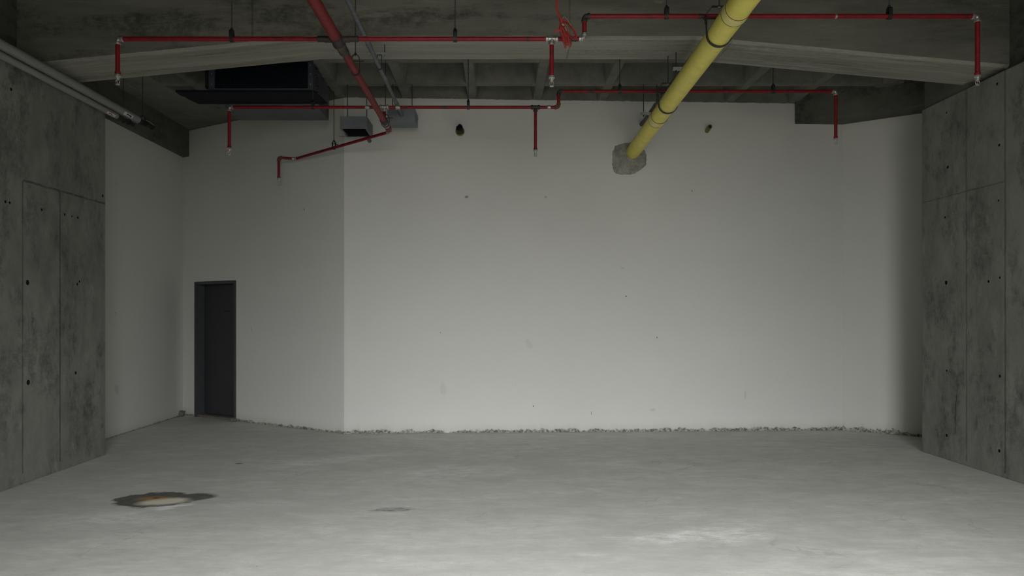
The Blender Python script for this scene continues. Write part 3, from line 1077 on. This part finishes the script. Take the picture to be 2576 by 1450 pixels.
def clevis(label, y, ceil):
    c = yp(y)
    t = thing('clevis_hanger', label, 'pipe hanger', c + Z * 0.2, 'clevis hangers on the yellow pipe')
    r = RY + 0.008
    mb = MB()
    pts = [c - X * r + Z * 0.15] + [c + X * (r * math.cos(PI + PI * k / 20)) + Z * (r * math.sin(PI + PI * k / 20)) for k in range(21)] + [c + X * r + Z * 0.15]
    mb.strap(pts, yd, 0.03, 0.006, False)
    mb.build('strap', M['black'], t)
    mb = MB()
    r2 = r + 0.007
    pts = [c - X * r2 + Z * 0.085, c - X * r2 + Z * 0.155, c - X * 0.058 + Z * 0.222, c + X * 0.058 + Z * 0.222, c + X * r2 + Z * 0.155, c + X * r2 + Z * 0.085]
    mb.strap(pts, yd, 0.03, 0.006, False)
    mb.build('yoke', M['black'], t)
    mb = MB()
    mb.tube(c - X * (r2 + 0.02) + Z * 0.125, c + X * (r2 + 0.02) + Z * 0.125, 0.006, 10)
    mb.lathe(c - X * (r2 + 0.018) + Z * 0.125, X, [(0, 0.012), (0.010, 0.012)], 6)
    mb.build('bolt', M['black'], t)
    mb = MB()
    mb.tube(c + Z * 0.205, (c.x, c.y, ceil), 0.0055, 8)
    mb.build('rod', M['rod'], t)
    mb = MB()
    mb.lathe(c + Z * 0.205, Z, [(0, 0.012), (0.016, 0.012)], 6)
    mb.build('nut', M['zinc'], t)


clevis('black clevis hanger around the yellow pipe nearest the camera', 5.93, 4.79)
clevis('black clevis hanger around the yellow pipe at the rear red branch pipe', 7.89, 4.40)

# ------------------------------------------------------------------ conduits and struts
ct = thing('grey_conduit', 'light grey conduit running back beside the red main pipe into a grey metal box', 'conduit', (-1.2, 9.2, 4.14))
mb = MB()
mb.tube((-1.2, OPEN_Y + 0.02, 4.14), (-1.2, 9.36, 4.14), 0.0215)
mb.build('conduit_pipe', M['conduit'], ct)
for y in (6.95, 7.95, 8.85):
    mb = MB()
    mb.collar((-1.2, y, 4.14), Y, 0.05, 0.026)
    mb.build('coupling', M['conduit'], ct)
st = thing('strut_bracket', 'short metal strut across the light grey conduit below the concrete beam', 'bracket', (-1.2, 7.55, 4.28), 'strut brackets')
mb = MB()
mb.bar((-1.31, 7.55, 4.275), (-1.13, 7.55, 4.275), 0.035, 0.02)
mb.build('strut', M['zinc'], st)
mb = MB()
mb.tube((-1.295, 7.55, 4.26), (-1.295, 7.55, 4.38), 0.005, 8)
mb.build('rod', M['rod'], st)
mb = MB()
mb.tube((-1.145, 7.55, 4.26), (-1.145, 7.55, 4.38), 0.005, 8)
mb.build('rod', M['rod'], st)
mb = MB()
mb.strap([V((-1.2, 7.55, 4.14)) + X * (0.025 * math.cos(PI + PI * k / 12)) + Z * (0.025 * math.sin(PI + PI * k / 12)) for k in range(13)]
         + [V((-1.178, 7.55, 4.265)), V((-1.222, 7.55, 4.265))], Y, 0.025, 0.003)
mb.build('clamp', M['black'], st)

dx = 1.99
dt = thing('dark_conduit', 'dark grey conduit running just above and behind the yellow pipe into the wall', 'conduit', (dx, 10.15, 4.24))
mb = MB()
mb.tube((dx, OPEN_Y + 0.02, 4.24), (dx, 10.3, 4.24), 0.024)
mb.build('conduit_pipe', M['conduit_dark'], dt)
for y in (8.95, 9.30):
    mb = MB()
    mb.collar((dx, y, 4.24), Y, 0.06, 0.029)
    mb.build('coupling', M['conduit_dark'], dt)
for y, ceil, lb in ((9.50, 4.6, 'metal strut on two rods under the dark conduit, close to the white wall'),
                    (7.78, 4.39, 'metal strut under the dark conduit beneath the beam, half behind the yellow pipe')):
    st = thing('strut_bracket', lb, 'bracket', (1.97, y, 4.2), 'strut brackets')
    mb = MB()
    mb.bar((1.85, y, 4.20), (2.11, y, 4.20), 0.04, 0.028)
    mb.build('strut', M['zinc'], st)
    for x in (1.885, 2.055):
        mb = MB()
        mb.tube((x, y, 4.155), (x, y, ceil), 0.0055, 8)
        mb.build('rod', M['rod'], st)
        mb = MB()
        mb.lathe((x, y, 4.168), Z, [(0, 0.011), (0.012, 0.011)], 6)
        mb.build('nut', M['rod'], st)

# grey metal boxes
bt = thing('sheet_metal_box', 'open-bottomed grey sheet metal box with a black inside, hung on two rods', 'metal box', (-1.8, 9.5, 3.97), 'hanging grey metal boxes')
x0, x1, y0, y1, z0, z1 = -1.975, -1.635, 9.30, 9.74, 3.955, 4.11
mb = MB()
g = 0.012
mb.box((x0, y0, z0), (x1, y0 + g, z1))
mb.box((x0, y1 - g, z0), (x1, y1, z1))
mb.box((x0, y0 + g, z0), (x0 + g, y1 - g, z1))
mb.box((x1 - g, y0 + g, z0), (x1, y1 - g, z1))
mb.box((x0 + g, y0 + g, z1 - g), (x1 - g, y1 - g, z1))
mb.box((x0 + g, y0 + g, z0), (x0 + 0.025, y1 - g, z0 + 0.004))
mb.box((x1 - 0.025, y0 + g, z0), (x1 - g, y1 - g, z0 + 0.004))
mb.build('casing', M['box'], bt)
mb = MB()
h = g + 0.004
mb.box((x0 + g, y0 + g, z1 - 0.03), (x1 - g, y1 - g, z1 - g - 0.001))
mb.box((x0 + g, y0 + g, z0 + 0.006), (x0 + h, y1 - g, z1 - 0.03))
mb.box((x1 - h, y0 + g, z0 + 0.006), (x1 - g, y1 - g, z1 - 0.03))
mb.box((x0 + h, y0 + g, z0 + 0.006), (x1 - h, y0 + h, z1 - 0.03))
mb.box((x0 + h, y1 - h, z0 + 0.006), (x1 - h, y1 - g, z1 - 0.03))
mb.build('inside', M['hole'], bt)
for x in (-1.92, -1.672):
    mb = MB()
    mb.tube((x, 9.50, z1 - 0.01), (x, 9.50, 4.6), 0.0055, 8)
    mb.build('rod', M['rod'], bt)
mb = MB()
mb.sweep([(x0 + 0.01, y1 - 0.16, z0 - 0.003), (x0 + 0.03, y1 - 0.10, z0 - 0.012), (x0 - 0.02, y1 - 0.10, z0 - 0.014), (x0 - 0.07, y1 - 0.10, z0 - 0.013), (x0 - 0.085, y1 - 0.1, z0 - 0.004)], 0.0028, 8)
mb.build('hook_wire', M['black'], bt)
bt2 = thing('sheet_metal_box', 'closed grey sheet metal box that the light grey conduit runs into', 'metal box', (-1.2, 9.5, 4.05), 'hanging grey metal boxes')
x0, x1, y0, y1, z0, z1 = -1.385, -1.035, 9.34, 9.68, 4.062, 4.225
mb = MB()
mb.box((x0, y0, z0), (x1, y1, z1), 0.003)
mb.build('casing', M['box'], bt2)
for x in (-1.338, -1.09):
    mb = MB()
    mb.tube((x, 9.50, z1 - 0.005), (x, 9.50, 4.6), 0.0055, 8)
    mb.build('rod', M['rod'], bt2)
mb = MB()
mb.tube((x1 + 0.001, y1 - 0.02, z1 - 0.05), (x1 + 0.006, y1 - 0.02, z1 - 0.05), 0.008, 8)
mb.build('screw', M['black'], bt2)
cs = MB()
cs.tube((-1.745, 9.73, 4.01), (-1.725, 10.10, 3.965), 0.024)
tag(cs.build('pipe_stub', M['conduit']), 'short grey pipe piece between the open-bottomed box and the wall', 'pipe', 'pipe stubs in the back wall')

# ------------------------------------------------------------------ stubs in the back wall
sb = thing('pipe_stub', 'broken black pipe stub poking out of the white wall right of the grey boxes', 'pipe', (-0.5, 10.05, 4.1), 'pipe stubs in the back wall')
c0 = V((-0.502, wall_back_y(-0.5) + 0.06, zz(331, 10.09)))
L = 0.30
mb = MB()
n = 22
ri, ro = 0.040, 0.046
rows = [[], [], [], []]
for k in range(n):
    a = 2 * PI * k / n
    cut = L - 0.06 * abs(mnoise.noise(V((math.cos(a) * 1.6, math.sin(a) * 1.6, 3.3)))) * 2 - (0.05 if 2.0 < a < 3.6 else 0)
    u = X * math.cos(a) + Z * math.sin(a)
    rows[0].append(c0 + u * ro)
    rows[1].append(c0 - Y * cut + u * ro)
    rows[2].append(c0 - Y * cut + u * ri)
    rows[3].append(c0 - Y * 0.12 + u * ri)
mb.rings(rows)
mb.build('pipe', M['rubber'], sb)
mb = MB()
mb.lathe(c0 - Y * 0.055, -Y, [(0, 0.062), (0.03, 0.060), (0.05, 0.050)], 20, (False, False))
mb.build('collar', M['stub_yellow'], sb)
sy = thing('pipe_stub', 'small open yellow pipe stub in the white wall right of the yellow pipe', 'pipe', (2.9, 10.2, 4.15), 'pipe stubs in the back wall')
ax = V((0, -0.14, 0.022)).normalized()
c0 = V((2.91, wall_back_y(2.91), zz(330, 10.25))) - ax * 0.12
mb = MB()
mb.lathe(c0, ax, [(0, 0.029), (0.27, 0.029), (0.27, 0.0245), (0.13, 0.0245)], 20)
mb.build('pipe', M['stub_yellow'], sy)
mb = MB()
mb.lathe(c0 + ax * 0.14, ax, [(0, 0.0244), (0.004, 0.0244)], 20)
mb.build('inside', M['hole'], sy)

# ------------------------------------------------------------------ fan coil unit
ac = thing('air_handling_unit', 'dark blue-black air handling unit hung under the ceiling behind the concrete beam', 'air conditioner', (-2.75, 9.1, 4.2))
mb = MB()
mb.box((-3.29, 8.635, 4.245), (-2.20, 9.05, 4.555))
mb.build('coil_core', M['coil'], ac)
mb = MB()
for k in range(110):
    x = -3.285 + 1.08 * k / 109
    mb.box((x, 8.622, 4.25), (x + 0.004, 8.637, 4.55))
o = mb.build('coil_fins', M['coil'], ac)
mb = MB()
mb.box((-3.36, 8.615, 4.225), (-3.29, 9.06, 4.562), 0.003)
mb.build('end_plate', M['casing'], ac)
mb = MB()
mb.box((-2.20, 8.615, 4.225), (-2.145, 9.06, 4.562), 0.003)
mb.build('end_plate', M['casing'], ac)
mb = MB()
mb.box((-3.36, 8.595, 4.222), (-2.145, 8.64, 4.247), 0.003)
mb.build('front_rail', M['casing'], ac)
for x in (-3.325, -2.172):
    for z in (4.30, 4.42, 4.52):
        mb = MB()
        mb.lathe((x, 8.616, z), -Y, [(0, 0.007), (0.004, 0.006)], 8)
        mb.build('screw', M['zinc'], ac)
mb = MB()
pan = [(-3.73, 8.58), (-2.125, 8.58), (-2.085, 9.07), (-3.66, 9.07), (-3.70, 8.86), (-3.705, 8.78), (-3.73, 8.72)]
mb.hexa(pan, 4.198, 4.222)
mb.build('drain_pan', M['pan'], ac)
mb = MB()
mb.box((-3.33, 9.06, 4.15), (-2.19, 9.64, 4.562), 0.003)
mb.build('plenum_box', M['plenum'], ac)
mb = MB()
for k in range(9):
    z = 4.26 + k * 0.034
    mb.sweep([(-2.145, 8.74, z), (-2.122, 8.745, z), (-2.118, 8.765, z), (-2.122, 8.785, z), (-2.145, 8.79, z)], 0.006, 8)
mb.build('coil_bends', M['sooty'], ac)
mb = MB()
for z in (4.30, 4.36, 4.43):
    mb.sweep([(-3.36, 8.72, z), (-3.40, 8.72, z), (-3.41, 8.72, z + 0.02), (-3.41, 8.72, z + 0.10)], 0.013, 10)
mb.box((-3.425, 8.68, 4.28), (-3.385, 8.78, 4.50))
mb.build('coil_header', M['rubber'], ac)

# ------------------------------------------------------------------ insulated pipes along the left wall


def sleeve(label, z, r, yend, inner, yin, ink, mark, ang):
    t = thing('insulated_pipe', label, 'insulated pipe', (-4.4, yend, z), 'insulated pipes along the left wall')
    mb = MB()
    mb.lathe((-4.4, OPEN_Y + 0.02, z), Y, [(0, r), (yend - OPEN_Y - 0.024, r), (yend - OPEN_Y - 0.02, r - 0.004), (yend - OPEN_Y - 0.02, inner)], 28)
    mb.build('foam_sleeve', M['foam'], t)
    mb = MB()
    mb.tube((-4.4, yend - 0.2, z), (-4.4, yin, z), inner)
    mb.build('inner_pipe', M['rubber'], t)

    def patch(mb, y0, y1, a0, a1, rr):
        vs = []
        for k in range(7):
            a = a0 + (a1 - a0) * k / 6
            u = X * math.cos(a) + Z * math.sin(a)
            vs.append([mb.bm.verts.new(V((-4.4, y, z)) + u * (rr + e)) for y in (y0, y1) for e in (-0.0015, 0)])
        for p, q in zip(vs, vs[1:]):
            for i, j in ((0, 2), (3, 1), (1, 0), (2, 3)):
                mb.bm.faces.new((p[i], p[j], q[j], q[i]))
        mb.bm.faces.new((vs[0][0], vs[0][1], vs[0][3], vs[0][2]))
        mb.bm.faces.new((vs[-1][0], vs[-1][2], vs[-1][3], vs[-1][1]))
    y0, y1 = mark
    mb = MB()
    patch(mb, y0, y1, ang - 0.42, ang + 0.42, r + 0.002)
    s = mb.build('sticker', M['sticker'], t)
    mb = MB()
    w = y1 - y0
    for f0, f1, b0, b1 in ink[1]:
        patch(mb, y0 + w * f0, y0 + w * f1, ang + 0.42 * b0, ang + 0.42 * b1, r + 0.0035)
    mb.build('printed_mark', ink[0], s)
    return t


sleeve('thicker upper grey insulated pipe on the left wall, black mark on its white sticker', 4.005, 0.047, 9.05, 0.026, 9.22,
       (M['black'], ((0.3, 0.75, -0.15, 0.45), (0.68, 0.82, -0.6, 0.2))), (8.65, 8.86), -0.62)
sleeve('thinner lower grey insulated pipe on the left wall, red mark on its white sticker', 3.912, 0.033, 8.55, 0.019, 8.95,
       (M['ink_red'], ((0.22, 0.34, -0.5, 0.3), (0.34, 0.5, -0.1, 0.6), (0.5, 0.62, -0.5, 0.2), (0.62, 0.80, -0.4, -0.1))), (8.30, 8.48), -0.75)
cl = thing('pipe_coupling', 'black pipe coupling with clamps ahead of the thicker insulated pipe end', 'coupling', (-4.4, 9.3, 4.0))
mb = MB()
mb.sweep([(-4.4, 9.21, 4.005), (-4.4, 9.34, 4.005), (-4.4, 9.46, 4.005)], [0.030, 0.024, 0.022], 16)
mb.build('body', M['rubber'], cl)
mb = MB()
mb.collar((-4.4, 9.27, 4.005), Y, 0.014, 0.036)
mb.sweep([(-4.40, 9.27, 4.04), (-4.395, 9.27, 4.075), (-4.375, 9.28, 4.09)], 0.009, 8)
mb.build('clamp', M['black'], cl)
mb = MB()
mb.collar((-4.4, 9.44, 4.005), Y, 0.016, 0.031)
mb.build('clamp', M['black'], cl)
mb = MB()
mb.sweep([(-4.39, 9.25, 4.05), (-4.375, 9.33, 4.045), (-4.38, 9.42, 4.035), (-4.385, 9.46, 4.02)], 0.005, 8)
mb.build('wire', M['tan'], cl)
for y, z, r, lb in ((9.18, 4.005, 0.028, 'black loop hanger on a rod near the end of the thicker insulated pipe'),
                    (8.84, 3.912, 0.021, 'black loop hanger on a rod near the end of the thinner insulated pipe')):
    hanger(lb, (-4.4, y, z), X, Y, r, 0.075 if z > 4 else 0.035, 4.6, 0.02, 'hangers of the insulated pipes', dx=0.0 if z > 4 else -0.066)

# ------------------------------------------------------------------ hanging bundle of red cords
YC = 5.86


def at(cx_, cy_, dy=0.0):
    """point of the bundle, in centimetres right of and below its knot"""
    return V((0.505 + cx_ * 0.01, YC + dy, 3.94 - cy_ * 0.01))


def smooth(pts, n=8):
    out = []
    for i in range(len(pts) - 1):
        p0, p1, p2, p3 = pts[max(i - 1, 0)], pts[i], pts[i + 1], pts[min(i + 2, len(pts) - 1)]
        for k in range(n):
            t = k / n
            out.append(0.5 * ((2 * p1) + (p2 - p0) * t + (2 * p0 - 5 * p1 + 4 * p2 - p3) * t * t + (3 * p1 - p0 - 3 * p2 + p3) * t ** 3))
    out.append(pts[-1])
    return out


cb = thing('cord_bundle', 'tangled bundle of bright red cords hanging from above over the front red pipe', 'cord', at(0, 0))
mb = MB()
for o_ in (-0.35, 0.35):
    mb.sweep(smooth([V((0.487 + o_ * 0.012, YC, 4.79)), at(-1.8 + o_ * 1.2, -22), at(-3.2 + o_, -16), at(-2.7 + o_, -9), at(-0.6 + o_ * 0.8, -3), at(0.3, 1)]), 0.0052, 8)
mb.build('hanging_cord', M['cord'], cb)
rng = random.Random(3)
mb = MB()
for k in range(5):       # big loop to the right
    j = lambda s=0.5: rng.uniform(-s, s)
    dy = -0.02 + 0.01 * k
    mb.sweep(smooth([at(0, 0, dy), at(4.5 + j(), 1.2 + j(), dy - 0.01), at(8.5 + j(), 6 + j(), dy - 0.015), at(12.2 + j(0.8), 11.5 + j(), dy), at(12.4 + j(0.8), 13.6 + j(0.6), dy),
                     at(9.0 + j(), 12.8 + j(), dy + 0.01), at(5.6 + j(), 9.2 + j(), dy + 0.01), at(2.6 + j(), 3.5 + j(), dy), at(0.3, 0.6, dy)]), 0.0036, 7)
mb.build('cord_loop', M['cord'], cb, label='wide loops of red cord to the right of the knot')
mb = MB()
for k in range(6):       # hairpins hanging down
    j = lambda s=0.4: rng.uniform(-s, s)
    dy = -0.025 + 0.010 * k
    ex = (3.4, 4.6, 5.9, 7.6, 8.2, 3.0)[k]
    ey = (22.5, 20.0, 19.8, 20.2, 18.0, 17.5)[k]
    mb.sweep(smooth([at(j(), 1, dy), at(-0.6 + j(), 6 + j(), dy - 0.01), at(ex * 0.45 - 0.6 + j(), 13 + j(), dy - 0.01), at(ex - 0.5, ey - 1.0, dy), at(ex, ey, dy),
                     at(ex + 0.5, ey - 1.0, dy), at(ex * 0.6 + 1.3 + j(), 12 + j(), dy + 0.01), at(1.0 + j(), 5 + j(), dy + 0.01), at(0.4, 1, dy)]), 0.0036, 7)
mb.build('cord_loop', M['cord'], cb, label='narrow loops of red cord hanging down')
mb = MB()
for k in range(3):
    mb.sweep(smooth([at(0.6, 6.0 + k, -0.03), at(-1.8, 9.0 + 0.4 * k, -0.035), at(-5.0, 8.4 + 0.7 * k, -0.03)]), 0.0036, 7)
mb.build('cord_end', M['cord'], cb)
mb = MB()
mb.sweep([at(0.2, -1.2, -0.02), at(0.4, 1.0, -0.02), at(0.7, 3.4, -0.02)], [0.011, 0.016, 0.013], 12)
mb.build('knot', M['cord'], cb)
mb = MB()
mb.sweep(smooth([at(1.2, 0, -0.04), at(2.6, -1.6, -0.045), at(4.5, 0.2, -0.04), at(8.0, 5.5, -0.04)]), 0.002, 6)
mb.build('tie_wire', M['tan'], cb)
mb = MB()
mb.sweep([at(0.8, 4.2, -0.045), at(1.6, 5.0, -0.045), at(2.6, 5.6, -0.045)], [0.006, 0.008, 0.006], 10)
mb.sweep([at(3.0, 6.6, -0.04), at(3.8, 8.0, -0.04), at(4.2, 9.6, -0.04)], [0.003, 0.004, 0.003], 8)
mb.build('plug', M['tan'], cb)

# ------------------------------------------------------------------ small rubble at the foot of the walls


def pebble(c, s):
    mb = MB()
    bmesh.ops.create_icosphere(mb.bm, subdivisions=2, radius=1.0)
    sd = V((rng.uniform(0, 9), rng.uniform(0, 9), 0))
    for v in mb.bm.verts:
        n_ = 1 + 0.45 * mnoise.noise(v.co * 1.3 + sd)
        v.co = V((v.co.x * s[0], v.co.y * s[1], v.co.z * s[2])) * n_
    for v in mb.bm.verts:
        v.co += V((c[0], c[1], c[2] + s[2] * 0.8))
    return mb.build('mortar_lump', M['rubble'])


p = along(T1 + 0.015, -0.05)
tag(pebble((p.x, p.y, 0), (0.05, 0.035, 0.035)), 'lump of dark mortar on the floor beside the right door jamb', 'rubble', 'mortar lumps on the floor')
p = along(0.06, -0.09)
tag(pebble((p.x, p.y, 0), (0.08, 0.07, 0.055)), 'lump of dark mortar in the floor corner left of the door', 'rubble', 'mortar lumps on the floor')
